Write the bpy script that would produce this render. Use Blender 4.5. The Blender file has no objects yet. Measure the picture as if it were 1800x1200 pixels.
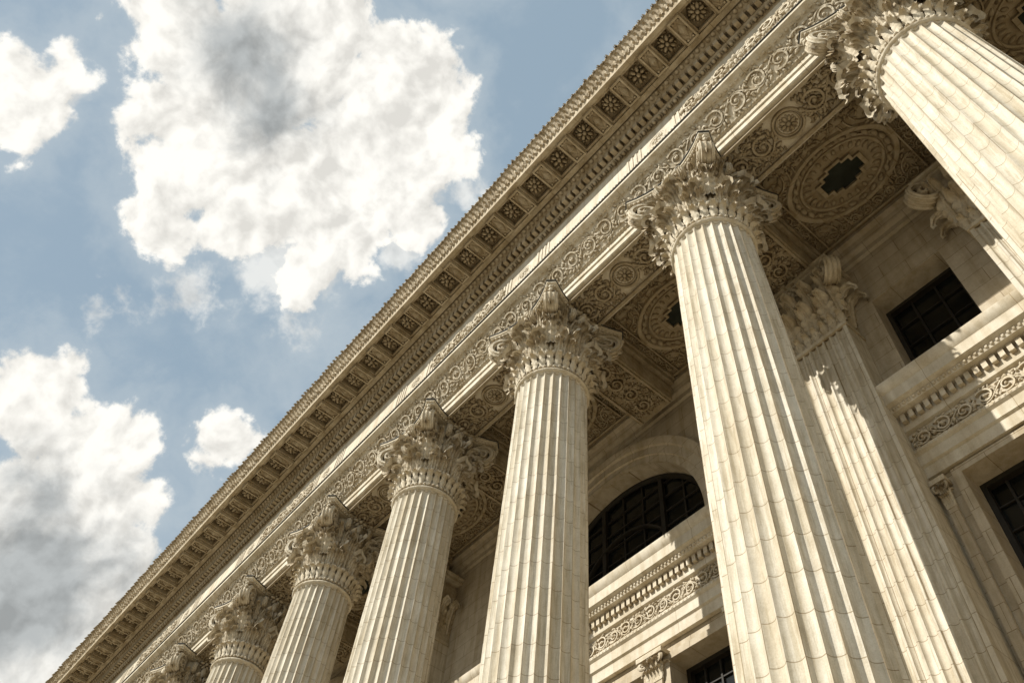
import bpy, math, random
from mathutils import Vector, Matrix
random.seed(7)
S=22.0; EYE=1.6
pi=math.pi
scene=bpy.context.scene
def W(x,y,z): return (x*S,y*S,z*S+EYE)
def colx(n): return .033-.305*n
AX=.455
# ------------------------------------------------------------------ materials
def nn(nt,t,**k):
    n=nt.nodes.new(t)
    for a,b in k.items(): setattr(n,a,b)
    return n
def stone(name,base,joint=None,size=(1.4,.55),coords='XZ',dark=.62,bump=.5,var=.16,mortar=.008,c2=.9,ao=.75,veins=False,carve=0):
    m=bpy.data.materials.new(name); m.use_nodes=True; nt=m.node_tree; L=nt.links
    bs=nt.nodes['Principled BSDF']; bs.inputs['Roughness'].default_value=.75
    bs.inputs['Specular IOR Level'].default_value=.25
    tc=nn(nt,'ShaderNodeTexCoord')
    def noise(sc,det,rough,src=None):
        n=nn(nt,'ShaderNodeTexNoise'); n.inputs['Scale'].default_value=sc; n.inputs['Detail'].default_value=det
        n.inputs['Roughness'].default_value=rough
        L.new(src or tc.outputs['Object'],n.inputs['Vector']); return n
    med=noise(2.2,4,.65); fine=noise(36,2,.7)
    mp=nn(nt,'ShaderNodeMapping'); mp.inputs['Scale'].default_value=(2.2,2.2,.16); L.new(tc.outputs['Object'],mp.inputs['Vector'])
    streak=noise(1.3,3,.6,mp.outputs[0])
    r,g,b=base
    def ramp(src,lo,hi,c0,c1):
        q=nn(nt,'ShaderNodeValToRGB'); q.color_ramp.elements[0].position=lo; q.color_ramp.elements[1].position=hi
        q.color_ramp.elements[0].color=(*c0,1); q.color_ramp.elements[1].color=(*c1,1); L.new(src,q.inputs[0]); return q
    a=ramp(med.outputs['Fac'],.3,.7,(r*(1-var),g*(1-var*1.15),b*(1-var*1.4)),(r*(1+var*.5),g*(1+var*.5),b*(1+var*.55)))
    def mul(c1,c2,f=1.0):
        x=nn(nt,'ShaderNodeMix',data_type='RGBA',blend_type='MULTIPLY'); x.inputs[0].default_value=f
        L.new(c1,x.inputs[6]); L.new(c2,x.inputs[7]); return x.outputs[2]
    s1=ramp(streak.outputs['Fac'],.36,.56,(.78,.73,.64),(1,1,1))
    s3=ramp(fine.outputs['Fac'],.3,.6,(.86,.84,.80),(1,1,1))
    c=mul(mul(a.outputs[0],s1.outputs[0],.8),s3.outputs[0],.8)
    if veins:
        mv=nn(nt,'ShaderNodeMapping'); mv.inputs['Scale'].default_value=(7,7,.5); mv.inputs['Rotation'].default_value=(.05,.08,0); L.new(tc.outputs['Object'],mv.inputs['Vector'])
        vn=noise(1.6,5,.7,mv.outputs[0]); sv=ramp(vn.outputs['Fac'],.40,.50,(.80,.775,.72),(1,1,1)); c=mul(c,sv.outputs[0],.95)
    hsum=nn(nt,'ShaderNodeMath',operation='MULTIPLY_ADD'); hsum.inputs[1].default_value=.35
    L.new(fine.outputs['Fac'],hsum.inputs[0]); L.new(med.outputs['Fac'],hsum.inputs[2])
    h=hsum.outputs[0]
    if joint:
        br=nn(nt,'ShaderNodeTexBrick'); br.inputs['Scale'].default_value=1
        br.inputs['Brick Width'].default_value=size[0]; br.inputs['Row Height'].default_value=size[1]
        br.inputs['Mortar Size'].default_value=mortar; br.inputs['Mortar Smooth'].default_value=.2
        br.inputs['Color1'].default_value=(1,1,1,1); br.inputs['Color2'].default_value=(c2,c2*.985,c2*.95,1)
        br.inputs['Mortar'].default_value=(dark,dark*.88,dark*.72,1)
        if coords=='UV':
            L.new(tc.outputs['UV'],br.inputs['Vector']); br.offset=.5; br.offset_frequency=3; br.squash=2.0; br.squash_frequency=3
        else:
            sp=nn(nt,'ShaderNodeSeparateXYZ'); L.new(tc.outputs['Object'],sp.inputs[0])
            cb=nn(nt,'ShaderNodeCombineXYZ'); L.new(sp.outputs[0],cb.inputs[0]); L.new(sp.outputs[1 if coords=='XY' else 2],cb.inputs[1])
            L.new(cb.outputs[0],br.inputs['Vector'])
        c=mul(c,br.outputs['Color'])
        mm=nn(nt,'ShaderNodeMath',operation='MULTIPLY_ADD'); mm.inputs[1].default_value=-1.2
        L.new(br.outputs['Fac'],mm.inputs[0]); L.new(h,mm.inputs[2]); h=mm.outputs[0]
    if carve:
        vo=nn(nt,'ShaderNodeTexVoronoi'); vo.inputs['Scale'].default_value=7.5
        L.new(tc.outputs['Object'],vo.inputs['Vector'])
        m3=nn(nt,'ShaderNodeMath',operation='MULTIPLY_ADD'); m3.inputs[1].default_value=-carve
        L.new(vo.outputs['Distance'],m3.inputs[0]); L.new(h,m3.inputs[2]); h=m3.outputs[0]
    if ao:  # occlusion darkens crevices in the base colour, for grime and shade alike
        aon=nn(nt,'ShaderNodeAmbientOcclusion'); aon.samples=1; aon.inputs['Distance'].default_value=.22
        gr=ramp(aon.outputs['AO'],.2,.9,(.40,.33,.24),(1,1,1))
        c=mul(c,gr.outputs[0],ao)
    L.new(c,bs.inputs['Base Color'])
    bp=nn(nt,'ShaderNodeBump'); bp.inputs['Strength'].default_value=bump; bp.inputs['Distance'].default_value=.03
    L.new(h,bp.inputs['Height']); L.new(bp.outputs[0],bs.inputs['Normal'])
    return m
M_col=stone('marble_fluted',(.755,.71,.605),True,(.66,.74),'UV',dark=.56,bump=.4,var=.12,mortar=.009,c2=.94,ao=0,veins=True)
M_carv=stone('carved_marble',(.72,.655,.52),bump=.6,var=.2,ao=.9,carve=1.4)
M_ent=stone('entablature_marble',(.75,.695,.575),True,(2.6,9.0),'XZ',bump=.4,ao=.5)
M_corn=stone('cornice_marble',(.52,.45,.33),True,(2.6,9.0),'XZ',bump=.6,ao=.9,var=.25,carve=1.0)  # base colour darkened to put the underside's shade into the cornice
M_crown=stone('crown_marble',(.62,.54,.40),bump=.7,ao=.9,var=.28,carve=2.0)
M_wall=stone('ashlar_marble',(.60,.53,.41),True,(1.5,.62),'XZ',dark=.5,bump=.5,ao=0)
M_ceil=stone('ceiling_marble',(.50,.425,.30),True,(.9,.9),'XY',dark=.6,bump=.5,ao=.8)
M_shade=stone('shaded_marble',(.49,.42,.30),bump=.7,var=.25,ao=.9,carve=1.4)  # darker marble copy, shade of coffers and soffits put into its colour
def plain(name,col,rough=.5,spec=.5,noise=0,metal=0):
    m=bpy.data.materials.new(name); m.use_nodes=True; nt=m.node_tree; bs=nt.nodes['Principled BSDF']
    bs.inputs['Roughness'].default_value=rough; bs.inputs['Specular IOR Level'].default_value=spec; bs.inputs['Metallic'].default_value=metal
    tc=nn(nt,'ShaderNodeTexCoord'); n=nn(nt,'ShaderNodeTexNoise'); n.inputs['Scale'].default_value=1.7; n.inputs['Detail'].default_value=4
    nt.links.new(tc.outputs['Object'],n.inputs['Vector'])
    q=nn(nt,'ShaderNodeValToRGB'); q.color_ramp.elements[0].position=.3; q.color_ramp.elements[1].position=.7
    q.color_ramp.elements[0].color=(*[c*(1-noise) for c in col],1); q.color_ramp.elements[1].color=(*[c*(1+noise) for c in col],1)
    nt.links.new(n.outputs['Fac'],q.inputs[0]); nt.links.new(q.outputs[0],bs.inputs['Base Color'])
    return m
M_glass=plain('window_glass',(.008,.009,.008),.15,.35,.4)
M_frame=plain('bronze_frame',(.022,.018,.012),.6,.3,.3)
M_dark=plain('dark_recess',(.030,.034,.026),.8,.2,.4)
M_pave=plain('pavement',(.33,.28,.20),.85,.3,.15)
M_road=plain('asphalt',(.06,.06,.058),.9,.3,.2)
M_roof=plain('roof_lead',(.16,.16,.15),.7,.3,.2)
M_edging=plain('dark_edging',(.055,.055,.05),.7,.3,.3)
# ------------------------------------------------------------------ mesh builder
class MB:
    def __init__(s): s.v=[]; s.f=[]; s.uv=None
    def add(s,v,f):
        o=len(s.v); s.v+= [tuple(p) for p in v]; s.f+=[tuple(i+o for i in q) for q in f]
    def box(s,x0,x1,y0,y1,z0,z1):
        v=[(x0,y0,z0),(x1,y0,z0),(x1,y1,z0),(x0,y1,z0),(x0,y0,z1),(x1,y0,z1),(x1,y1,z1),(x0,y1,z1)]
        s.add(v,[(0,3,2,1),(4,5,6,7),(0,1,5,4),(1,2,6,5),(2,3,7,6),(3,0,4,7)])
    def hb(s,x0,x1,y0,y1,z0,z1):
        s.box(x0*S,x1*S,y0*S,y1*S,z0*S+EYE,z1*S+EYE)
    def prism(s,prof,x0,x1):
        n=len(prof); v=[W(x0,y,z) for y,z in prof]+[W(x1,y,z) for y,z in prof]
        f=[(i,(i+1)%n,n+(i+1)%n,n+i) for i in range(n)]+[tuple(range(n))[::-1],tuple(range(n,2*n))]
        s.add(v,f)
    def grid(s,fn,nu,nv,cu=False):
        v=[fn(i/nu,j/nv) for j in range(nv+1) for i in range(nu if cu else nu+1)]
        w=nu if cu else nu+1; f=[]
        for j in range(nv):
            for i in range(nu):
                a=j*w+i; b=j*w+(i+1)%w; f.append((a,b,b+w,a+w))
        s.add(v,f)
    def tube(s,path,b,wb,wn,seg=8,T=None):
        n=len(path); v=[]
        for k,p in enumerate(path):
            t=(path[min(k+1,n-1)]-path[max(k-1,0)]).normalized(); nr=t.cross(b).normalized()
            for i in range(seg):
                a=2*pi*(i+.5)/seg; ca,sa=math.cos(a),math.sin(a)
                ca=math.copysign(abs(ca)**.7,ca); sa=math.copysign(abs(sa)**.7,sa)
                q=p+b*(ca*wb[k])+nr*(sa*wn[k]); v.append(T(q) if T else q)
        f=[]
        for k in range(n-1):
            for i in range(seg):
                a=k*seg+i; c=k*seg+(i+1)%seg; f.append((a,c,c+seg,a+seg))
        f.append(tuple(range(seg))); f.append(tuple(range((n-1)*seg,n*seg))[::-1])
        s.add(v,f)
    def ell(s,c,ax,ay,az,nu=8,nv=5,T=None):
        v=[];c=Vector(c);ax=Vector(ax);ay=Vector(ay);az=Vector(az)
        for j in range(1,nv):
            ph=pi*j/nv
            for i in range(nu):
                a=2*pi*i/nu; v.append(c+ax*(math.sin(ph)*math.cos(a))+ay*(math.sin(ph)*math.sin(a))+az*math.cos(ph))
        v.append(c+az); v.append(c-az); f=[]
        for j in range(nv-2):
            for i in range(nu):
                a=j*nu+i;b=j*nu+(i+1)%nu; f.append((a,a+nu,b+nu,b))
        t=len(v)-2
        for i in range(nu):
            f.append((t,i,(i+1)%nu)); f.append((t+1,(nv-2)*nu+(i+1)%nu,(nv-2)*nu+i))
        if T: v=[T(p) for p in v]
        s.add(v,f)
    def torus(s,c,R,r,T=None,nu=32,nv=6,zr=1.0,sx=1.0):
        def fn(u,v):
            a=2*pi*u;b=2*pi*v
            p=Vector((c[0]+sx*(R+r*math.cos(b))*math.cos(a),c[1]+(R+r*math.cos(b))*math.sin(a),c[2]+r*zr*math.sin(b)))
            return T(p) if T else p
        s.grid(fn,nu,nv,True)
    def leaf(s,T,h,w,c,curl=3.5,lean=.1,lobes=5,nu=8,nv=22,cup=.25):
        st=.62; h0=h-c
        def fn(u01,v):
            u=u01*2-1
            if v<st:
                t=v/st; z=h0*t; out=lean*t**1.6; th=0
            else:
                th=(v-st)/(1-st)*curl; out=lean+c*(1-math.cos(th)); z=h0+c*math.sin(th)
            n=(math.cos(th),-math.sin(th))
            fr=(v*lobes)%1.0
            ww=w*(.62+.38*math.sin(pi*min(1,v*1.05)))*(1-.38*fr**2)*math.sqrt(max(.03,1-v**5))
            off=-cup*w*u*u+.13*w*math.cos(u*pi*3)*(1-.3*abs(u))+.15*w*abs(u)*math.cos(2*pi*v*lobes-abs(u)*2.5)
            return T(Vector((u*ww,out+n[0]*off,z+n[1]*off)))
        s.grid(fn,nu,nv)
    def obj(s,name,mat,parent=None,loc=(0,0,0),smooth=38,recalc=True):
        me=bpy.data.meshes.new(name); me.from_pydata([tuple(p) for p in s.v],[],s.f); me.materials.append(mat)
        if s.uv:
            ul=me.uv_layers.new(name='UVMap')
            for p in me.polygons:
                us=[s.uv[me.loops[l].vertex_index] for l in p.loop_indices]
                mx=max(u[0] for u in us)
                for l,u in zip(p.loop_indices,us):
                    uu=u[0]
                    if mx-uu>s.uvw*.5: uu+=s.uvw
                    ul.data[l].uv=(uu,u[1])
        if recalc:
            import bmesh
            bm=bmesh.new(); bm.from_mesh(me); bmesh.ops.recalc_face_normals(bm,faces=bm.faces); bm.to_mesh(me); bm.free()
        if smooth:
            for p in me.polygons: p.use_smooth=True
            me.set_sharp_from_angle(angle=math.radians(smooth))
        o=bpy.data.objects.new(name,me); scene.collection.objects.link(o); o.location=loc
        if parent: o.parent=parent
        return o
def empty(name,parent=None,loc=(0,0,0)):
    o=bpy.data.objects.new(name,None); scene.collection.objects.link(o); o.location=loc
    if parent: o.parent=parent
    return o
def copy(o,parent,loc=None):
    c=o.copy(); scene.collection.objects.link(c); c.parent=parent
    if loc is not None: c.location=loc
    return c
def rosette(mb,T,R,pet=8):
    mb.ell((0,0,0),(R*.24,0,0),(0,R*.24,0),(0,0,R*.42),8,6,T)
    for k in range(pet):
        a=2*pi*k/pet; d=Vector((math.cos(a),math.sin(a),0)); e=Vector((-d.y,d.x,0))
        mb.ell(d*R*.56,d*R*.36,e*R*.2,Vector((0,0,R*.28)),8,5,T)
        a+=pi/pet; d=Vector((math.cos(a),math.sin(a),0)); e=Vector((-d.y,d.x,0))
        mb.ell(d*R*.80,d*R*.17,e*R*.12,Vector((0,0,R*.16)),6,4,T)
def scroll(mb,T,L,wd,n,ph=0,dp=1.0,nb=11):
    R=wd*.42; b=Vector((0,0,1)); step=L/n
    stem=[Vector((-L/2+L*i/(n*12),math.sin(pi*(i/12)+ph)*wd*.34,0)) for i in range(n*12+1)]
    mb.tube(stem,b,[R*.20*dp]*len(stem),[R*.10]*len(stem),6,T)
    for k in range(n):
        sg=1 if k%2==0 else -1
        if ph: sg=-sg
        c=Vector((-L/2+step*(k+.5),-sg*wd*.02,0)); path=[];wb=[];wn=[]
        for i in range(27):
            t=i/26; a=sg*(-2.4+t*2*pi*1.35); r=min(R,step*.42)*(1-t*.8)
            path.append(c+Vector((math.cos(a)*r,math.sin(a)*r,0))); wb.append(R*(.30-.08*t)*dp); wn.append(R*(.15-.05*t))
        mb.tube(path,b,wb,wn,6,T)
        mb.ell(c,(R*.24,0,0),(0,R*.24,0),(0,0,R*.42*dp),6,4,T)
        for i in range(nb):
            a=2*pi*i/nb+random.random()*.4; r=min(R,step*.42)*(1.10+.22*random.random()); d=Vector((math.cos(a),math.sin(a),0)); e=Vector((-d.y,d.x,0))
            dd=(d+e*sg*.8).normalized(); ee=Vector((-dd.y,dd.x,0))
            mb.ell(c+d*r,dd*R*.34,ee*R*.16,b*R*.27*dp,6,4,T)
def foliage(mb,T,x0,x1,y0,y1,n,s,h,inside=None):
    for i in range(n):
        x=random.uniform(x0,x1); y=random.uniform(y0,y1); a=random.random()*2*pi
        if inside and inside(x,y): continue
        d=Vector((math.cos(a),math.sin(a),0)); e=Vector((-d.y,d.x,0)); k=random.uniform(.6,1.2)*s
        mb.ell((x,y,0),d*k,e*k*.45,Vector((0,0,h*random.uniform(.6,1.2))),6,4,T)
# ------------------------------------------------------------------ root
root=empty('colonnaded_building')
root['label']='cream marble neoclassical building with a giant Corinthian colonnade'; root['category']='building'
XL,XR=-3.6,.9
ZN=.952
CH=(1.100-ZN)*S
NF=28
def shaft_r(z):
    t=max(0,min(1,z)); return S*(.0560-.0072*t**1.7)
def make_shaft():
    mb=MB(); P=8; seg=NF*P; uv=[]
    z0=.03; z1=ZN-.006; zs=[z0+(z1-.012-z0)*i/26 for i in range(27)]
    top=[z1-.012+.012*i/9 for i in range(1,10)]; zs+=top
    end=z1-.002
    for z in zs:
        R=shaft_r(z); s=(z-(end-.0050))/.0050
        for k in range(seg):
            ph=2*pi*k/seg; loc=((k%P)/P)*2-1
            t=loc/.86
            ss=max(0,s); q=1-t*t-ss*ss
            d=.085*math.sqrt(q) if q>0 else 0
            rr=R-d
            mb.v.append((rr*math.cos(ph),rr*math.sin(ph),z*S)); uv.append((ph/(2*pi)*NF*.33,z*S))
    n=len(zs)
    for j in range(n-1):
        for k in range(seg):
            a0=j*seg+k;b0=j*seg+(k+1)%seg; mb.f.append((a0,b0,b0+seg,a0+seg))
    mb.uv=uv; mb.uvw=NF*.33
    return mb
def bell_r(t): return S*.0478*(1+.02*t+.22*t**3)
def polar(ang,r0,zoff):
    ca,sa=math.cos(ang),math.sin(ang)
    def T(p):
        r=r0+p.y; return Vector((ca*r-sa*p.x,sa*r+ca*p.x,zoff+p.z))
    return T
def wrap(ang,r0,zoff):
    def T(p):
        r=r0+p.y; a=ang+p.x/max(.4,r0+.15); return Vector((math.cos(a)*r,math.sin(a)*r,zoff+p.z))
    return T
def volute(mb,T,out0,z0,outc,zc,R,wd,turns=1.7,thick=.08,crockets=0):
    path=[];wb=[];wn=[]
    P0=Vector((0,out0,z0)); start=Vector((0,outc-R*math.sin(.5),zc+R*math.cos(.5)))
    ctrl=Vector((0,out0+.12,zc+R*.85))
    for i in range(9):
        t=i/9; q=P0*(1-t)**2+ctrl*2*t*(1-t)+start*t*t; path.append(q); wb.append(wd*(.75+.25*t)); wn.append(thick*(.9+.2*t))
    N=34
    for i in range(N+1):
        t=i/N; a=-.5+t*2*pi*turns; r=R*(1-t)**.85+R*.10
        path.append(Vector((0,outc+r*math.sin(a),zc+r*math.cos(a)))); wb.append(wd*(1+.1*t)); wn.append(thick*(1-.5*t))
    mb.tube(path,Vector((1,0,0)),wb,wn,8,T)
    for q in (-.62,0,.62):
        mb.tube([p+Vector((q*wd,0,0)) for p in path[:34]],Vector((1,0,0)),[wd*.13]*34,[thick*1.35]*34,5,T)
    for k in range(crockets):
        a=-.5+k*4.6/crockets; r=R*(1-(a+.5)/(2*pi*turns))**.85+R*.14
        mb.ell((0,outc+r*math.sin(a),zc+r*math.cos(a)),(wd*.34,0,0),(0,.05+.03*abs(math.sin(a)),0),(0,0,.07),6,4,T)
    mb.ell((0,outc,zc),(wd*1.25,0,0),(0,R*.2,0),(0,0,R*.2),8,6,T)
def make_capital():
    mb=MB()
    def bell(u,v):
        a=2*pi*u; r=bell_r(v); return Vector((r*math.cos(a),r*math.sin(a),v*(CH-.25)))
    mb.grid(bell,48,8,True)
    mb.torus((0,0,-.10),S*.0496,.075,nu=64,nv=8); mb.torus((0,0,.05),S*.0486,.05,nu=64,nv=6)
    for k in range(48):
        a=2*pi*k/48; mb.ell((math.cos(a)*S*.0512,math.sin(a)*S*.0512,.05),(.06,0,0),(0,.06,0),(0,0,.06),6,4)
    for k in range(28):
        a=2*pi*(k+.5)/28
        mb.leaf(polar(a,S*.0496,.08),.52,.120,.10,3.4,.10,3,4,12,.1)
    mb.torus((0,0,.66),S*.0520,.08,nu=64,nv=6)
    for k in range(36):
        a=2*pi*k/36; mb.ell((math.cos(a)*S*.0553,math.sin(a)*S*.0553,.67),(.07,0,0),(0,.07,0),(0,0,.09),7,5)
    for k in range(8):
        mb.leaf(wrap(2*pi*(k+.5)/8,S*.0502,.56),1.02,.45,.20,3.9,.12,6,12,32)
        for sg in (-1,1): mb.leaf(wrap(2*pi*(k+.5)/8+sg*.17,S*.0505,.56),.78,.20,.12,3.6,.11,4,6,14)
    for k in range(8):
        mb.leaf(wrap(2*pi*k/8,S*.0502,.78),1.45,.43,.24,3.9,.16,7,12,34)
        for sg in (-1,1): mb.leaf(wrap(2*pi*k/8+sg*.16,S*.051,.95),1.05,.2,.13,3.6,.15,5,6,16)
    for k in range(16):
        mb.leaf(polar(2*pi*(k+.5)/16,S*.054,1.35),.90,.2,.12,3.6,.14,5,6,16)
    for k in range(4):
        a=pi/4+k*pi/2
        T=polar(a,0,0)
        volute(mb,T,1.2,1.5,1.74,CH-.24-.50,.42,.23,1.75,.09,7)
        mb.leaf(polar(a,1.28,1.15),1.10,.32,.28,2.6,.30,7,10,28)
        for sg in (-1,1):
            mb.leaf(polar(a+sg*.12,1.24,1.3),.80,.15,.15,3.0,.30,5,6,18)
        for i in range(9):
            mb.ell(T(Vector((0,2.24-.02*i-.012*i*i,CH-.34-.14*i))),(.08,0,0),(0,.08,0),(0,0,.085),6,5)
        for sg in (-1,1):
            T2=polar(a+sg*.46,0,0)
            volute(mb,T2,1.14,1.5,1.36,CH-.60,.25,.10,1.5,.05,5)
            mb.leaf(polar(a+sg*.27,1.22,1.6),.90,.18,.16,3.2,.2,5,6,16)
        a2=k*pi/2; T3=polar(a2,1.36,CH-.22)
        def TT(p,T3=T3): return T3(Vector((p.x,p.z,p.y)))
        rosette(mb,TT,.36,6)
        mb.ell(T3(Vector((0,.05,-.48))),(.14,0,0),(0,.14,0),(0,0,.30),8,5)
    return mb
def abacus_outline(dc,conc,chop,n=10):
    pts=[]
    for k in range(4):
        a0=pi/4+k*pi/2; d=Vector((math.cos(a0),math.sin(a0))); e=Vector((-d.y,d.x))
        A=d*dc-e*chop; B=d*dc+e*chop
        a1=a0+pi/2; d1=Vector((math.cos(a1),math.sin(a1))); e1=Vector((-d1.y,d1.x)); Cn=d1*dc-e1*chop
        pts.append(A)
        mid=Vector((math.cos(a0+pi/4),math.sin(a0+pi/4)))
        for i in range(n):
            t=i/n; p=B.lerp(Cn,t); p=p-mid*(conc*4*t*(1-t)); pts.append(p)
    return pts
def make_abacus(tiers,beads=False):
    mb=MB(); loops=[]
    for dc,cc,ch,za,zb in tiers:
        o=abacus_outline(dc,cc,ch)
        loops+= [[(p.x,p.y,za) for p in o],[(p.x,p.y,zb) for p in o]]
    n=len(loops[0]); v=[q for l in loops for q in l]; f=[]
    for j in range(len(loops)-1):
        for i in range(n): f.append((j*n+i,j*n+(i+1)%n,(j+1)*n+(i+1)%n,(j+1)*n+i))
    f.append(tuple(range(n))[::-1]); f.append(tuple(range((len(loops)-1)*n,len(loops)*n)))
    mb.add(v,f)
    if beads:
        for p in abacus_outline(2.14,.35,.13,22): mb.ell((p.x,p.y,CH-.165),(.06,0,0),(0,.06,0),(0,0,.05),6,4)
    return mb
def make_base():
    mb=MB(); R=S*.0558; z=.03*S
    mb.box(-R*1.38,R*1.38,-R*1.38,R*1.38,z-1.0,z-.62)
    prof=[(R*1.3,-.62),(R*1.36,-.55),(R*1.36,-.42),(R*1.3,-.35),(R*1.2,-.33),(R*1.14,-.26),(R*1.16,-.2),(R*1.22,-.18),(R*1.24,-.1),(R*1.18,-.04),(R*1.04,0),(R*.9,0)]
    mb.grid(lambda u,v:Vector((prof[round(v*11)][0]*math.cos(2*pi*u),prof[round(v*11)][0]*math.sin(2*pi*u),z+prof[round(v*11)][1])),64,11,True)
    return mb
cols=range(-1,10)
c0=None
for n in cols:
    e=empty('column',root,(colx(n)*S,AX*S,EYE)); e['group']='giant fluted columns of the colonnade'
    if c0 is None:
        sh=make_shaft().obj('shaft',M_col,e,smooth=50)
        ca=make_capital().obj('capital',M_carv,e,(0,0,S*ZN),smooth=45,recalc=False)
        ab=make_abacus([(2.06,.34,.12,CH-.24,CH-.19),(2.18,.36,.14,CH-.14,CH-.11),(2.25,.37,.15,CH-.08,CH+.006)],True).obj('abacus',M_carv,e,(0,0,S*ZN),smooth=30)
        lc=make_abacus([(2.29,.37,.16,CH+.008,CH+.040)]).obj('lead_cap',M_edging,e,(0,0,S*ZN),smooth=30)
        ba=make_base().obj('base',M_carv,e,smooth=35)
        c0=(sh,ca,ab,lc,ba)
    else:
        for o in c0:
            k=copy(o,e)
        for ch in e.children:
            if ch.name.startswith('shaft'): ch.rotation_euler[2]=2*pi/NF*((n*5)%NF)
# ------------------------------------------------------------------ entablature
ent=empty('entablature',root)
FY=.3805
mb=MB()
mb.prism([(.492,1.101),(.420,1.101),(.418,1.1025),(.418,1.1140),(.4155,1.1150),(.4155,1.1265),(.4125,1.1275),(.4105,1.1295),(.3875,1.1595),(.3845,1.1600),(.377,1.163),(.374,1.1645),(.374,1.1715),(.492,1.1715)],XL,XR)
mb.obj('architrave',M_ent,ent,smooth=25)
mb=MB(); mb.hb(XL,XR,.3720,.3805,1.1717,1.1732); mb.obj('dark_edging',M_edging,ent,smooth=0)  # thin dark strip drawn along the line between architrave and frieze
mb=MB(); mb.hb(XL+.002,XR-.002,FY,.492,1.1718,1.262)
mb.prism([(FY,1.1785),(FY-.0025,1.1785),(FY-.0025,1.184),(FY,1.187)],XL+.003,XR-.003)
mb.obj('frieze',M_ent,ent,smooth=25)
dz=.015; dy=.006
mb=MB()
prof=[(.5,1.247),(.375,1.247),(.372,1.251),(.369,1.255),(.366,1.2575),(.364,1.260),(.364,1.279),(.358,1.280),(.358,1.284),(.352,1.287),(.347,1.292),(.345,1.297),(.345,1.311),(.289,1.311),(.289,1.293),(.281,1.293),(.281,1.309),(.2785,1.311),(.2785,1.315),(.2765,1.317),(.2725,1.326),(.269,1.331),(.2670,1.333),(.2655,1.334),(.2655,1.3395),(.5,1.345)]
mb.prism([(a+dy if a<.5 else a,b+dz) for a,b in prof],XL,XR)
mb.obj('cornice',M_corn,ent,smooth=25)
mb=MB(); p=.305/24; x=XL+.01
while x<XR-.01:
    mb.hb(x,x+p*.62,.3600,.3697,1.2775,1.2935); x+=p
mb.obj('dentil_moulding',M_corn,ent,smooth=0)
def band(x0,x1,pitch,y,z,h,w,c,lean,curl=2.6,lobes=3,nu=4,nv=9,jit=.06):
    mb=MB(); x=x0
    while x<x1:
        sc=1+random.uniform(-jit,jit)
        def T(p,x=x,sc=sc): return Vector((x*S+p.x, y*S-p.y*sc, z*S+EYE+p.z*sc))
        mb.leaf(T,h*S,w*S,c*S,curl,lean*S,lobes,nu,nv); x+=pitch
    return mb
mb=MB()
sl=Vector((0,-.0230,.0300)).normalized(); nr=Vector((0,-.0300,-.0230)).normalized()
oc=Vector(W(0,.3990,1.1445))
Lm=3.75*S; xc0=-1.35*S
def TS2(p): return oc+Vector((p.x+xc0,0,0))+sl*p.y+nr*p.z
scroll(mb,TS2,Lm,.76,int(Lm/.80),0,.8,12)
foliage(mb,TS2,-Lm/2,Lm/2,-.34,.34,1600,.11,.06)
x=XL+.01
while x<XR-.01:
    mb.ell(W(x,.3835,1.1617),(.0042*S,0,0),(0,.0028*S,0),(0,0,.0028*S),7,4); x+=.0095
mb.obj('leaf_moulding',M_carv,ent,smooth=55,recalc=False)
mb=MB(); x=XL+.01
while x<XR-.01:
    mb.ell(W(x,.3745,1.2680),(.0034*S,0,0),(0,.0042*S,0),(0,0,.0052*S),7,5)
    mb.ell(W(x+.0055,.3745,1.2680),(.0011*S,0,0),(0,.004*S,0),(0,0,.005*S),5,4); x+=.011
x=XL+.01
while x<XR-.01:
    mb.ell(W(x,.3560,1.3045),(.0042*S,0,0),(0,.0045*S,0),(0,0,.0045*S),7,5); x+=.0105
mb.obj('egg_moulding',M_corn,ent,smooth=60)
mb=MB()
for (yy,zz) in ((.4115,1.1280),(.3765,1.1865)):
    x=XL+.01
    while x<XR-.01:
        mb.ell(W(x,yy,zz),(.0026*S,0,0),(0,.0018*S,0),(0,0,.0017*S),6,4); x+=.0060
mb.obj('bead_moulding',M_carv,ent,smooth=60)
mb=band(XL+.01,XR-.01,.0100,.2845,1.3285,.0220,.0072,.0034,.0080,curl=3.0,lobes=4,nu=6,nv=14,jit=.09)
for args in ((XL+.015,XR-.01,.0100,.2835,1.3265,.0150,.0045,.0026,.0045),(XL+.012,XR-.01,.0090,.2880,1.3105,.0150,.0048,.0026,.0026)):
    mb2=band(*args,curl=2.8,jit=.18); mb.add(mb2.v,mb2.f)
x=XL+.01
while x<XR-.01:   # low beading on the outermost fillet
    mb.ell(W(x,.2712,1.3515),(.0026*S,0,0),(0,.0016*S,0),(0,0,.0024*S*random.uniform(.8,1.2)),6,4); x+=.0056
mb.obj('crown_leaf_moulding',M_crown,ent,smooth=50,recalc=False)
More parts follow.
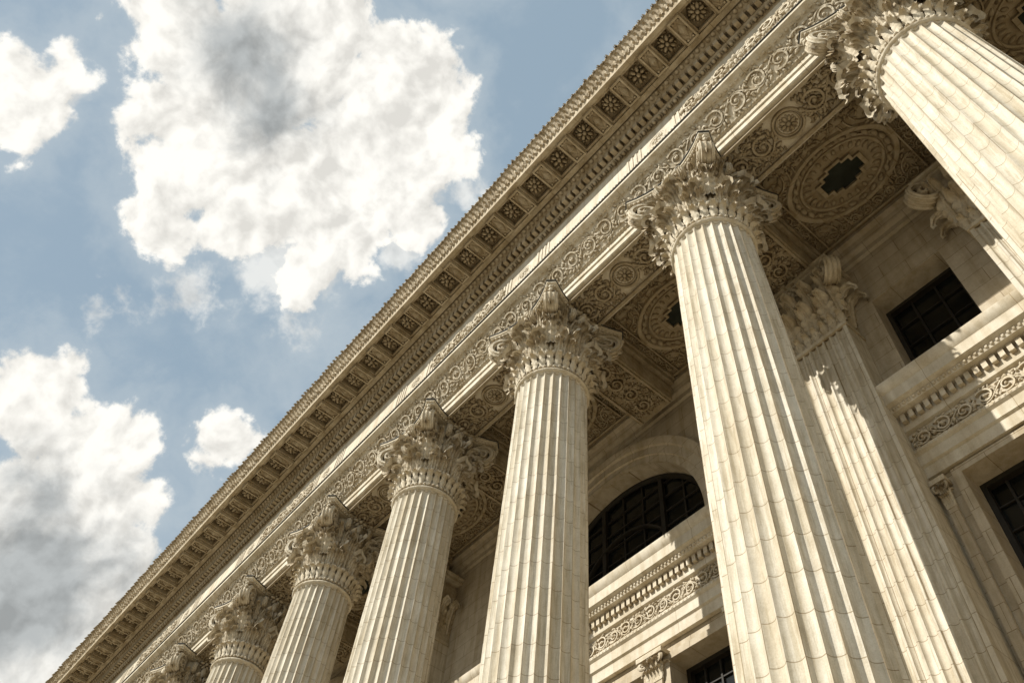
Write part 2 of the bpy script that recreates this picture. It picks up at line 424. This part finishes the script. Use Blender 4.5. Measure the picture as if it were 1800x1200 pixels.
# coffered soffit of the cornice
pit=.305/5
bars=MB(); k0=int((XL-.033)/pit)+1; k1=int((XR-.033)/pit)
ZS=1.3095; CY=.3185
bars.hb(XL,XR,.342,.3505,ZS-.003,ZS+.0162)
for k in range(k0,k1):
    x=.033+k*pit+pit/2
    if x+pit/2>XR-.01: continue
    xb=x+pit/2
    bars.hb(xb-.0115,xb+.0115,.2952,.3418,ZS-.0025,ZS+.0163)
    cx,cy,z=xb,CY,ZS-.0025
    bars.add([W(cx-.0078,cy,z),W(cx,cy-.015,z),W(cx+.0078,cy,z),W(cx,cy+.015,z),W(cx,cy,z-.008)],[(0,1,4),(1,2,4),(2,3,4),(3,0,4)])
    for (a,b_,c_,d_) in ((-.0108,.0108,-.0222,-.0190),(-.0108,.0108,.0190,.0222),(-.0108,-.0082,-.0189,.0189),(.0082,.0108,-.0189,.0189)):
        bars.hb(cx+a,cx+b_,cy+c_,cy+d_,z-.0040,z+.001)
    for q in (-.0165,.0165):
        bars.ell(W(cx-.005,cy+q,z-.001),(.0026*S,0,0),(0,.0026*S,0),(0,0,.003*S),6,4); bars.ell(W(cx+.005,cy+q,z-.001),(.0026*S,0,0),(0,.0026*S,0),(0,0,.003*S),6,4)
    for (a,b_,c_,d_) in ((-.0188,.0188,-.0230,-.0195),(-.0188,.0188,.0195,.0230),(-.0188,-.0160,-.0194,.0194),(.0160,.0188,-.0194,.0194)):
        bars.hb(x+a,x+b_,cy+c_,cy+d_,ZS+.0015,ZS+.0162)
bars.obj('soffit_coffers',M_corn,ent,smooth=0)
ros=[]
kk=0
for k in range(k0,k1):
    x=.033+k*pit+pit/2
    if x<-2.9 or x>.55: continue
    if len(ros)<3:
        m2=MB(); rosette(m2,lambda p:Vector((p.x,p.y*1.15,-p.z*1.6)),.0148*S,(8,6,7)[len(ros)])
        m2.box(-.348,.348,-.425,.425,.085,.12)
        foliage(m2,lambda p:Vector((p.x,p.y,.085-p.z)),-.32,.32,-.4,.4,24,.08,.10)
        ros.append(m2.obj('rosette',M_shade,ent,W(x,CY,ZS+.011),smooth=60))
    else: copy(ros[kk%3],ent,W(x,CY,ZS+.011)); kk+=1
rp=None
for xm in [colx(n+.5) for n in range(-1,9) if n%2==0]:
    m2=MB()
    T=lambda p:Vector((p.x,-p.z,p.y))
    if rp is None:
        for sg in (-1,1):
            m3=MB(); scroll(m3,lambda p:Vector((p.x,-p.z,p.y)),1.9,.95,3,0 if sg>0 else 1e-9)
            m2.add([(v[0]*sg+sg*1.25,v[1],v[2]) for v in m3.v],m3.f)
        rosette(m2,T,.42,8)
        rp=m2.obj('carved_panel',M_carv,ent,W(xm,FY,1.2170),smooth=55)
    else: copy(rp,ent,W(xm,FY,1.2170))
gp=None
for n in range(-1,10):
    m2=MB()
    if gp is None:
        for q in (-1.05,1.05):
            m2.box(q-.36,q+.36,-.028,.02,-.56,-.49); m2.box(q-.36,q+.36,-.028,.02,.49,.56)
            for i in range(4): m2.box(q-.33+i*.19,q-.24+i*.19,-.026,.02,-.489,.489)
        m2.torus((0,0,0),.36,.035,lambda p:Vector((p.x,-p.z*.5,p.y)),28,5)
        rosette(m2,lambda p:Vector((p.x,-p.z*.6,p.y)),.28,6)
        gp=m2.obj('fluted_block',M_ent,ent,W(colx(n),FY,1.2170),smooth=45)
    else: copy(gp,ent,W(colx(n),FY,1.2170))
sp=None
for n in range(-1,9):
    xm=colx(n+.5)
    loc=W(xm,.456,1.101)
    if sp is None:
        m2=MB(); T=lambda p:Vector((p.x,p.y,-p.z)); 
        hw,hl=.60,2.25
        for (a,b_,c_,d_) in ((-hl,hl,-hw-.09,-hw),(-hl,hl,hw,hw+.09),(-hl,-hl+.09,-hw+.002,hw-.002),(hl-.09,hl,-hw+.002,hw-.002)):
            m2.box(a,b_,c_,d_,-.13,.03)
        m2.torus((0,0,0),.44,.055,T,32,6,1.5); m2.torus((0,0,0),.34,.03,T,32,6,1.5); rosette(m2,T,.30,8)
        for sg in (-1,1):
            m3=MB(); scroll(m3,T,1.65,.95,2,0,1.2,14)
            m2.add([(v[0]*sg+sg*1.34,v[1],v[2]) for v in m3.v],m3.f)
            foliage(m2,T,sg*.5,sg*2.12,-.55,.55,170,.10,.10)
        sp=m2.obj('carved_soffit_panel',M_shade,ent,loc,smooth=55)
    else: copy(sp,ent,loc)
# ------------------------------------------------------------------ portico ceiling
ceil=empty('portico_ceiling',root)
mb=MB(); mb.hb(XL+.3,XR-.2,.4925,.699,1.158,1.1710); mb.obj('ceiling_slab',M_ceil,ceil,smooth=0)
bm_=None;cf=None;dk=None
crossp=[(-.030,-.013),(-.021,-.013),(-.021,-.022),(-.010,-.022),(-.010,-.028),(.010,-.028),(.010,-.022),(.021,-.022),(.021,-.013),(.030,-.013),(.030,.013),(.021,.013),(.021,.022),(.010,.022),(.010,.028),(-.010,.028),(-.010,.022),(-.021,.022),(-.021,.013),(-.030,.013)]
crossp=[(x*1.3,y*.9) for x,y in crossp]
for n in cols:
    loc=(colx(n)*S,0,0)
    if bm_ is None:
        m2=MB(); m2.hb(-.036,.036,.4925,.675,1.103,1.1575)
        for sg in (-1,1):
            m2.hb(min(sg*.0362,sg*.044),max(sg*.0362,sg*.044),.4935,.674,1.140,1.1575)
            m2.hb(min(sg*.0442,sg*.048),max(sg*.0442,sg*.048),.4935,.674,1.149,1.1575)
        T=lambda p:Vector((p.y,.585*S+p.x,1.103*S+EYE-p.z))
        scroll(m2,T,3.3,.95,5,0,1.2,14)
        foliage(m2,T,-1.75,1.75,-.6,.6,300,.10,.095)
        for q in (-.68,.68): m2.box(q-.04,q+.04,.4935*S,.674*S,1.103*S+EYE-.08,1.103*S+EYE+.01)
        bm_=m2.obj('beam',M_shade,ceil,loc,smooth=50)
    else: copy(bm_,ceil,loc)
for n in list(cols)[:-1]:
    loc=W(colx(n+.5)-.006,.592,1.158)
    if cf is None:
        m2=MB(); T=lambda p:Vector((p.x,p.y,-p.z))
        m2.torus((0,0,0),1.20,.10,T,56,6,1.2,1.5); m2.torus((0,0,0),.92,.05,T,56,6,1.2,1.5)
        for k in range(26):
            a=2*pi*(k+.5)/26; d=Vector((1.5*math.cos(a),math.sin(a),0)); e=Vector((-d.y,d.x,0)).normalized()
            m2.ell(d*1.06,d*.07,e*.15,Vector((0,0,.14)),8,4,T)
            m2.ell(d*.78,d*.10,e*.07,Vector((0,0,.10)),6,4,T)
        for sg in (-1,1):
            m3=MB(); scroll(m3,T,3.0,.50,7,0,1.4)
            m2.add([(v[1]+sg*2.17,v[0],v[2]) for v in m3.v],m3.f)
            m3=MB(); scroll(m3,T,3.4,.42,8,0,1.4)
            m2.add([(v[0],v[1]-1.72 if sg<0 else v[1]+1.50,v[2]) for v in m3.v],m3.f)
        for sx in (-1,1):
            for sy in (-1,1):
                for q in range(3):
                    path=[Vector((sx*(1.75-.9*math.cos(t*.157*1.0)*(1-q*.24)),sy*(1.35-.9*math.sin(t*.157)*(1-q*.24)),0)) for t in range(0,11)]
                    m2.tube(path,Vector((0,0,1)),[.09]*11,[.035]*11,6,T)
        foliage(m2,T,-2.35,2.35,-1.85,1.6,700,.10,.085,lambda x,y:(x/1.5)**2+y*y<1.25**2)
        for (a,b_,c_,d_) in ((-2.5,2.5,-2.0,-1.92),(-2.5,2.5,1.68,1.74),(-2.5,-2.43,-1.91,1.67),(2.43,2.5,-1.91,1.67),(-1.90,-1.85,-1.91,1.67),(1.85,1.90,-1.91,1.67)):
            m2.box(a,b_,c_,d_,-.12,.02)
        cp=[(x*S*.80,y*S*.80) for x,y in crossp]; co=[(x*1.20,y*1.20) for x,y in cp]; N=len(cp)
        v=[(x,y,-.005) for x,y in cp]+[(x,y,-.13) for x,y in cp]+[(x,y,-.13) for x,y in co]+[(x,y,.0) for x,y in co]
        f=[]
        for j in range(3):
            for i in range(N): f.append((j*N+i,j*N+(i+1)%N,(j+1)*N+(i+1)%N,(j+1)*N+i))
        m2.add(v,f)
        cf=m2.obj('ceiling_ornament',M_ceil,ceil,loc,smooth=50,recalc=False)
        m4=MB(); m4.add([(x*1.01,y*1.01,-.012) for x,y in cp],[tuple(range(N))])
        dk=m4.obj('dark_opening',M_dark,ceil,loc,smooth=0)
    else:
        copy(cf,ceil,loc); copy(dk,ceil,loc)
# ------------------------------------------------------------------ portico wall with openings
WY=.70
mb=MB(); mb.hb(XL+.01,XR-.01,WY,WY+.08,-.04,1.19)
wall=mb.obj('portico_wall',M_wall,root,smooth=0)
cut=MB()
def cutbox(x0,x1,z0,z1): cut.hb(x0,x1,WY-.02,WY+.1,z0,z1)
rects=[]
for n in (-1,0):
    xc=colx(n+.5)-.027
    rects+=[(xc-.054,xc+.050,.865,1.024),(xc-.052,xc+.045,.30,.682)]
ARC=[colx(2.5)+.010-.915*k for k in range(0,3)]
for xc in ARC:
    rects+=[(xc-.060,xc+.060,.30,.668),(xc+.105,xc+.205,.30,.668),(xc-.205,xc-.105,.30,.668)]
for r in rects: cutbox(*r)
RA=.196; ZA=.865
def arcpts(r,n=32): return [(r*math.cos(pi*i/n),r*math.sin(pi*i/n)) for i in range(n+1)]
for xc in ARC:
    ap=arcpts(RA); ap=[(RA,-.03)]+ap+[(-RA,-.03)]; N=len(ap)
    v=[W(xc+a,WY-.02,ZA+b) for a,b in ap]+[W(xc+a,WY+.1,ZA+b) for a,b in ap]
    cut.add(v,[tuple(range(N)),tuple(range(N,2*N))[::-1]]+[(i,i+N,(i+1)%N+N,(i+1)%N) for i in range(N)])
co=cut.obj('cutter',M_wall,None,smooth=0)
md=wall.modifiers.new('b','BOOLEAN'); md.operation='DIFFERENCE'; md.object=co; md.solver='EXACT'
dg=bpy.context.evaluated_depsgraph_get(); dg.update()
nm=bpy.data.meshes.new_from_object(wall.evaluated_get(dg)); wall.modifiers.clear(); wall.data=nm
bpy.data.objects.remove(co)
def rect_window(x0,x1,z0,z1,nx,nz,dy=.030):
    e=empty('window',root,W((x0+x1)/2,WY+dy,z0)); w=(x1-x0)*S/2; h=(z1-z0)*S
    g=MB(); g.box(-w,w,.10,.14,0,h); g.obj('glass',M_glass,e,smooth=0)
    f=MB(); t=.13
    f.box(-w,-w+t,-.08,.099,0,h); f.box(w-t,w,-.08,.099,0,h); f.box(-w+t,w-t,-.08,.098,0,t); f.box(-w+t,w-t,-.08,.098,h-t,h)
    for i in range(1,nx):
        x=-w+2*w*i/nx; f.box(x-.03,x+.03,.03,.097,t,h-t)
    for i in range(1,nz):
        z=h*i/nz; f.box(-w+t,w-t,.04,.096,z-.02,z+.02)
    f.obj('frame',M_frame,e,smooth=0)
for i,r in enumerate(rects):
    if r[3]>.9: rect_window(*r,3,4,.034)
    else: rect_window(*r,4,12)
for xc in ARC:
    e=empty('arched_window',root,W(xc,WY+.032,ZA)); R=RA*S
    g=MB(); ap=arcpts(R); ap=[(R,-.9)]+ap+[(-R,-.9)]; g.add([(a,.1,b) for a,b in ap],[tuple(range(len(ap)))]); g.obj('glass',M_glass,e,smooth=0)
    f=MB()
    for rr,t in ((R-.10,.10),(R*.52,.06)):
        path=[Vector((rr*math.cos(pi*i/32),0,rr*math.sin(pi*i/32))) for i in range(33)]
        f.tube(path,Vector((0,1,0)),[.1]*33,[t]*33,6)
    for k in range(-4,5):
        x=k*R/4.5; hh=math.sqrt(R*R-x*x); t=.09 if k in(-1,2) else .03; f.box(x-t,x+t,-.05 if t>.05 else .03,.09,-.9,hh-.05)
    for k in range(-1,6):
        z=k*.68; 
        if z<R-.2: q=math.sqrt(R*R-max(0,z)**2); f.box(-q+.05,q-.05,.02,.088,z-.025,z+.025)
    f.obj('frame',M_frame,e,smooth=30)
    prof=[(RA,WY),(RA,WY-.006),(RA+.012,WY-.006),(RA+.013,WY-.009),(RA+.027,WY-.009),(RA+.029,WY-.0125),(RA+.038,WY-.015),(RA+.042,WY-.015),(RA+.042,WY)]
    m2=MB(); npf=len(prof)
    m2.grid(lambda u,v:Vector((prof[round(v*(npf-1))][0]*S*math.cos(pi*u),(prof[round(v*(npf-1))][1]-WY)*S-.001,prof[round(v*(npf-1))][0]*S*math.sin(pi*u))),48,npf-1)
    m2.obj('archivolt',M_wall,root,W(xc,WY,ZA),smooth=25)
# storey cornice across the portico wall
we=empty('wall_cornice',root)
segs=[]; pil=[.300,-.008,colx(1)-.002,colx(4),colx(7)]
PW=.0425
edges=[XR-.02]+[v for p_ in pil for v in (p_+PW,p_-PW)]+[XL+.02]
for i in range(0,len(edges),2): segs.append((edges[i+1],edges[i]))
for x0,x1 in segs:
    mb=MB();dm=MB();rm=MB()
    sx=(x0+x1)/2
    mb.prism([(WY-.001,.693),(.6925,.693),(.6925,.708),(.6895,.710),(.6895,.724),(.686,.727),(.686,.731),(.6940,.733),(.6940,.763),(.689,.765),(.6885,.768),(.6885,.786),(.676,.7875),(.674,.793),(.668,.796),(.668,.812),(.665,.815),(.662,.822),(.662,.826),(WY-.001,.834)],x0,x1)
    x=x0+.004
    while x<x1-.008:
        dm.hb(x,x+.0062,.6825,.6883,.7745,.7862); x+=.0102
    L_=(x1-x0)*S; nseg=max(2,int(L_/.52))
    if L_>.5:
        T=(lambda xc:(lambda p:Vector((xc+p.x,.694*S-p.z,.748*S+EYE+p.y))))(sx*S)
        scroll(rm,T,L_-.1,.56,nseg,0,1.3,12)
        foliage(rm,T,-L_/2+.1,L_/2-.1,-.3,.3,int(L_*26),.085,.07)
    x=x0+.005
    while x<x1-.005:
        rm.ell(W(x,.6875,.7290),(.0025*S,0,0),(0,.0025*S,0),(0,0,.0025*S),6,4)
        rm.ell(W(x,.6755,.7915),(.0028*S,0,0),(0,.003*S,0),(0,0,.003*S),6,4); x+=.0065
    mb.obj('moulding',M_ent,we,smooth=25); dm.obj('dentil_moulding',M_carv,we,smooth=0); rm.obj('carved_frieze',M_carv,we,smooth=55)
mb=MB()
for x0,x1 in [(XL+.3,XR-.2)]:
    mb.prism([(WY-.001,1.120),(.694,1.122),(.694,1.132),(.688,1.136),(.684,1.146),(.677,1.150),(.677,1.1575),(WY-.001,1.1575)],x0,x1)
mb.obj('wall_crown_moulding',M_wall,root,smooth=25)
for i,r in enumerate(rects):
    x0,x1,z0,z1=r
    if z1>.9: continue
    m2=MB(); t=.010
    for (a,b_,c_,d_) in ((x0-t,x0,z0,z1),(x1,x1+t,z0,z1),(x0-t,x1+t,z1,z1+.009)): m2.hb(a,b_,WY-.004,WY-.0001,c_,d_)
    m2.obj('window_surround',M_wall,root,smooth=0)
cn=None
cpos=[]
for r in rects:
    if r[3]<.9:
        for x in (r[0]-.0235,r[1]+.0225):
            if all(abs(x-q)>.012 for q in cpos) and all(abs(x-q)>PW+.006 for q in pil): cpos.append(x)
for x in sorted(cpos):
    e=empty('colonnette',root,W(x,.6935,.30))
    e.scale=(.55,.8,1) if x>-.3 else (1.35,1,1)
    if cn is None:
        a=MB(); H_=.345*S
        a.box(-.19,.19,-.03,.142,0,H_)
        s_=a.obj('shaft',M_wall,e,smooth=0)
        a=MB()
        a.box(-.20,.20,-.05,.141,H_-.02,H_+.66)
        for k in range(5): a.leaf((lambda xx:(lambda p:Vector((xx+p.x,-.05-p.y,H_+p.z))))(-.18+.09*k),.34,.07,.06,3.4,.04,4,5,12)
        for k in range(3): a.leaf((lambda xx:(lambda p:Vector((xx+p.x,-.05-p.y,H_+.08+p.z))))(-.15+.15*k),.50,.11,.08,3.4,.06,4,6,14)
        for sg in (-1,1):
            a.leaf((lambda s_:(lambda p:Vector((s_*(.19+p.y),.03+p.x,H_+p.z))))(sg),.48,.09,.07,3.4,.05,4,5,12)
            T=(lambda s_:(lambda p:Vector((s_*(p.y*.8)+p.x*.6,-.02-p.y*.45+s_*p.x*.3,H_-.98+p.z))))(sg)
            volute(a,T,.12,1.30,.30,1.52,.10,.06,1.4,.03)
        rosette(a,lambda p:Vector((p.x,-.2-p.z,H_+.64+p.y)),.09,6)
        a.box(-.36,.36,-.24,.14,H_+.661,H_+.80)
        k_=a.obj('capital',M_carv,e,smooth=45,recalc=False); cn=(s_,k_)
    else:
        for o in cn: copy(o,e)
# ------------------------------------------------------------------ pilasters
PF=.660
pc=None
for px in pil:
    e=empty('pilaster',root,W(px,PF,0)); e['group']='fluted wall pilasters behind the columns'
    if pc is None:
        nf=7; hw=PW*S; w=2*hw; pts=[]; mar=.10; fw=(w-2*mar)/nf
        pts.append((-hw,(WY-PF)*S-.002)); pts.append((-hw,0))
        for k in range(nf):
            xc=-hw+mar+fw*(k+.5); a_=fw*.40
            for i in range(9):
                t=-1+2*i/8; pts.append((xc+t*a_,.085*math.sqrt(max(0,1-t*t))))
        pts.append((hw,0)); pts.append((hw,(WY-PF)*S-.002))
        n_=len(pts); mb=MB(); uv=[]; ZP=.960; zz=[.03*S,ZP*S]
        for z in zz:
            for (x,y) in pts: mb.v.append((x,y,z)); uv.append((x*1.0+50,z))
        for i in range(n_-1): mb.f.append((i,i+1,n_+i+1,n_+i))
        mb.uv=uv; mb.uvw=1e9
        s_=mb.obj('shaft',M_col,e,smooth=40)
        mb=MB(); z0=ZP*S; q=.5
        mb.box(-hw+.02,hw-.02,.03,(WY-PF)*S-.003,z0,1.103*S-.2)
        mb.box(-hw-.05,hw+.05,-.05,(WY-PF)*S-.004,z0,z0+.14)
        def TP(x,y,z,ang=0):
            ca,sa=math.cos(ang),math.sin(ang)
            return lambda p:Vector((x+ca*p.x+sa*p.y, y+sa*p.x-ca*p.y, z+p.z))
        for k in range(3): mb.leaf(TP(-.62+.62*k,0,z0+.4),1.15,.33,.22,3.6,.18,6,8,22)
        for k in range(4): mb.leaf(TP(-.93+.62*k,.0,z0+.7),1.55,.31,.26,3.6,.26,7,8,22)
        for k in range(7): mb.leaf(TP(-.9+.3*k,0,z0+.12),.50,.13,.08,3.2,.06,4,5,12)
        for sg in (-1,1):
            for k in range(2): mb.leaf(TP(sg*hw,.25+k*.45,z0+.5,sg*pi/2),1.3,.26,.22,3.6,.18,6,8,20)
            T=TP(sg*(hw-.50),.50,z0+.15+q,sg*pi/4); volute(mb,T,.75,1.0,1.16,1.55,.45,.24,1.7,.08,8)
            T=TP(sg*.3,.0,z0+.15+q,sg*.3); volute(mb,T,.02,1.0,.20,1.65,.22,.08,1.5,.05,5)
        def TR(p): return Vector((p.x,-.25-p.z,1.103*S-.4+p.y))
        rosette(mb,TR,.32,6)
        zt=1.103*S
        mb.box(-hw-.34,hw+.34,-.32,(WY-PF)*S-.005,zt-.24,zt-.12); mb.box(-hw-.46,hw+.46,-.44,(WY-PF)*S-.006,zt-.12,zt-.002)
        k_=mb.obj('capital',M_carv,e,smooth=45,recalc=False); pc=(s_,k_)
    else:
        for o in pc: copy(o,e)
# ------------------------------------------------------------------ body, roof, steps, end blocks
mb=MB(); mb.hb(XL-.4,XR+.4,.79,1.9,-.05,1.28); mb.obj('main_block',M_wall,root,smooth=0)
mb=MB(); mb.hb(XL-.4,XR+.4,.5,1.9,1.362,1.38); mb.obj('roof',M_roof,root,smooth=0)
for x0,x1 in ((XL,-2.98),(.52,XR)):
    mb=MB(); mb.hb(x0,x1,.402,.6995,-.02,1.1005); mb.obj('end_pier',M_wall,root,smooth=0)
mb=MB()
zt=.03*S-1.0+EYE
for i in range(6):
    mb.box(XL*S-3-i*.4,XR*S+3+i*.4,.375*S-i*.42,.80*S, zt-(i+1)*.2,zt-i*.2-(.004 if i else 0))
mb.obj('steps',M_wall,root,smooth=0)
mb=MB(); mb.add([(-1500,-1500,0),(1500,-1500,0),(1500,1500,0),(-1500,1500,0)],[(0,1,2,3)]); g=mb.obj('ground',M_pave,None,smooth=0); g['kind']='structure'
mb=MB(); mb.add([(-1500,-26,.004),(1500,-26,.004),(1500,-12,.004),(-1500,-12,.004)],[(0,1,2,3)]); g=mb.obj('road',M_road,None,smooth=0); g['kind']='structure'
# ------------------------------------------------------------------ sun
sd=Vector((-.33,-1,.76)).normalized()
l=bpy.data.lights.new('sun','SUN'); l.energy=5.0; l.angle=math.radians(.5); l.color=(1,.955,.875)
so=bpy.data.objects.new('sun',l); scene.collection.objects.link(so); so.rotation_euler=sd.to_track_quat('Z','Y').to_euler()
# ------------------------------------------------------------------ world: Nishita sky with cumulus
w=bpy.data.worlds.new('World'); scene.world=w; w.use_nodes=True; nt=w.node_tree; L=nt.links
w.cycles.sampling_method='MANUAL'; w.cycles.sample_map_resolution=256
bg=nt.nodes['Background']; bg.inputs['Strength'].default_value=.1
sky=nn(nt,'ShaderNodeTexSky',sky_type='NISHITA'); sky.sun_disc=False; sky.sun_elevation=math.asin(sd.z); sky.sun_rotation=math.atan2(sd.x,sd.y)
sky.dust_density=2.0; sky.air_density=1.0; sky.ozone_density=1.5
tc=nn(nt,'ShaderNodeTexCoord')
nv=nn(nt,'ShaderNodeVectorMath',operation='NORMALIZE'); L.new(tc.outputs['Generated'],nv.inputs[0]); D=nv.outputs[0]
def wn(sc,det,ro,src):
    n=nn(nt,'ShaderNodeTexNoise'); n.inputs['Scale'].default_value=sc; n.inputs['Detail'].default_value=det; n.inputs['Roughness'].default_value=ro
    L.new(src,n.inputs['Vector']); return n
def M(op,a,b=None,c=None,clamp=False):
    m=nn(nt,'ShaderNodeMath',operation=op); m.use_clamp=clamp
    for i,x in enumerate((a,b,c)):
        if x is None: continue
        if isinstance(x,(int,float)): m.inputs[i].default_value=x
        else: L.new(x,m.inputs[i])
    return m.outputs[0]
w1=wn(10,2,.5,D); 
sb=nn(nt,'ShaderNodeVectorMath',operation='SUBTRACT'); L.new(w1.outputs['Color'],sb.inputs[0]); sb.inputs[1].default_value=(.5,.5,.5)
sc=nn(nt,'ShaderNodeVectorMath',operation='SCALE'); L.new(sb.outputs[0],sc.inputs[0]); sc.inputs['Scale'].default_value=.035
ad=nn(nt,'ShaderNodeVectorMath',operation='ADD'); L.new(D,ad.inputs[0]); L.new(sc.outputs[0],ad.inputs[1]); DW=ad.outputs[0]
def field(bl,src,sm=.02):
    acc=None
    for x,y,r in bl:
        c=Vector((x,y,1)).normalized()
        d=nn(nt,'ShaderNodeVectorMath',operation='DISTANCE'); L.new(src,d.inputs[0]); d.inputs[1].default_value=c
        f=M('SUBTRACT',r,d.outputs['Value'])
        if acc is None: acc=f
        else:
            s=nn(nt,'ShaderNodeMath',operation='SMOOTH_MAX'); s.inputs[2].default_value=sm; L.new(acc,s.inputs[0]); L.new(f,s.inputs[1]); acc=s.outputs[0]
    return acc
blobs=[(-.4947,-.1903,.072),(-.4297,-.095,.10),(-.3902,.0428,.075),(-.605,-.0333,.085),(-.732,-.1025,.045),(-.6627,.0908,.04),(-.5032,.1412,.045),(-.507,.0538,.085),(-.597,-.1616,.052),(-.562,-.0994,.08),(-.6748,-.1475,.040),(-.3583,.0794,.04),(-.4328,.1261,.052),(-.5849,.087,.065),
(-.7131,-.3272,.05),(-.6416,-.288,.025),(-1.1396,-.1193,.05),(-1.212,.0000,.066),(-1.2700,.110,.034),(-1.5773,.0324,.12),(-1.7286,.1882,.09),(-1.0300,.1629,.034),
(1.2,-1.0,.2),(.4,-1.4,.16),(-1.5,-1.2,.2),(2.0,.5,.2)]
F=field(blobs,DW,.012)
n2=wn(17,10,.57,DW); 
dens_raw=M('MULTIPLY_ADD',M('SUBTRACT',n2.outputs['Fac'],.5),.14,F)
def smooth(x,a,b,lo=0,hi=1):
    m=nn(nt,'ShaderNodeMapRange',interpolation_type='SMOOTHSTEP'); L.new(x,m.inputs[0]); m.inputs[1].default_value=a; m.inputs[2].default_value=b; m.inputs[3].default_value=lo; m.inputs[4].default_value=hi; return m.outputs[0]
dens=smooth(dens_raw,-.006,.009)
wis=[(-.746,.0948,.03),(-.554,.159,.035),(-.7996,-.033,.035),(-.441,.187,.03),(-.69,.06,.05),(-.8906,-.1059,.012),(-.93,-.10,.008),(-.66,-.30,.03)]
FW=field(wis,DW)
n8=wn(20,8,.62,DW)
wd=M('MULTIPLY',smooth(M('MULTIPLY_ADD',M('SUBTRACT',n8.outputs['Fac'],.5),.16,FW),-.01,.03),.62)
dens=M('MAXIMUM',dens,wd)
n3=wn(5,6,.6,DW); veil=M('MULTIPLY',smooth(n3.outputs['Fac'],.42,.72),.45)
halo=M('MULTIPLY',smooth(dens_raw,-.05,0.0),.30)
grey=[(-.470,-.120,.045),(-.520,-.062,.036),(-1.38,-.01,.050),(-1.58,.05,.080)]
G=field(grey,DW); n4=wn(14,8,.55,DW)
gm=M('MULTIPLY',smooth(M('MULTIPLY_ADD',M('SUBTRACT',n4.outputs['Fac'],.5),.19,G),-.045,.045),.88)
off=nn(nt,'ShaderNodeVectorMath',operation='ADD'); L.new(DW,off.inputs[0]); off.inputs[1].default_value=(sd.x*.012,sd.y*.012,sd.z*.012)
n7=wn(17,6,.5,DW); n6=wn(17,6,.5,off.outputs[0])
rel=M('MULTIPLY_ADD',M('SUBTRACT',n7.outputs['Fac'],n6.outputs['Fac']),1.8,.94)
rel=M('MINIMUM',M('MAXIMUM',rel,.74),1.05)
cm=nn(nt,'ShaderNodeMix',data_type='RGBA'); L.new(gm,cm.inputs[0]); cm.inputs[6].default_value=(10.2,9.95,9.3,1); cm.inputs[7].default_value=(4.0,4.3,4.4,1)
cm2=nn(nt,'ShaderNodeVectorMath',operation='SCALE'); L.new(cm.outputs[2],cm2.inputs[0]); L.new(rel,cm2.inputs['Scale'])
hz=nn(nt,'ShaderNodeMix',data_type='RGBA'); hz.inputs[0].default_value=.8; L.new(sky.outputs[0],hz.inputs[6]); hz.inputs[7].default_value=(3.6,4.75,5.7,1)
v1=nn(nt,'ShaderNodeMix',data_type='RGBA'); L.new(M('MAXIMUM',veil,halo),v1.inputs[0]); L.new(hz.outputs[2],v1.inputs[6]); v1.inputs[7].default_value=(6.7,7.2,7.3,1)
fin=nn(nt,'ShaderNodeMix',data_type='RGBA'); L.new(dens,fin.inputs[0]); L.new(v1.outputs[2],fin.inputs[6]); L.new(cm2.outputs[0],fin.inputs[7])
L.new(fin.outputs[2],bg.inputs['Color'])
# ------------------------------------------------------------------ camera
cam=bpy.data.cameras.new('camera'); cam.lens=1492/1800*36; cam.sensor_width=36; cam.clip_end=5000; cam.clip_start=.1
co=bpy.data.objects.new('camera',cam); scene.collection.objects.link(co); scene.camera=co
up=Vector((.6104,-.5628,.5573)); back=Vector((.4718,-.3069,-.8266)).normalized(); right=up.cross(back).normalized(); up=back.cross(right).normalized()
R=Matrix((right,up,back)).transposed().to_4x4(); co.matrix_world=Matrix.Translation((0,0,EYE))@R
scene.view_settings.view_transform='Standard'; scene.view_settings.look='None'; scene.view_settings.exposure=0
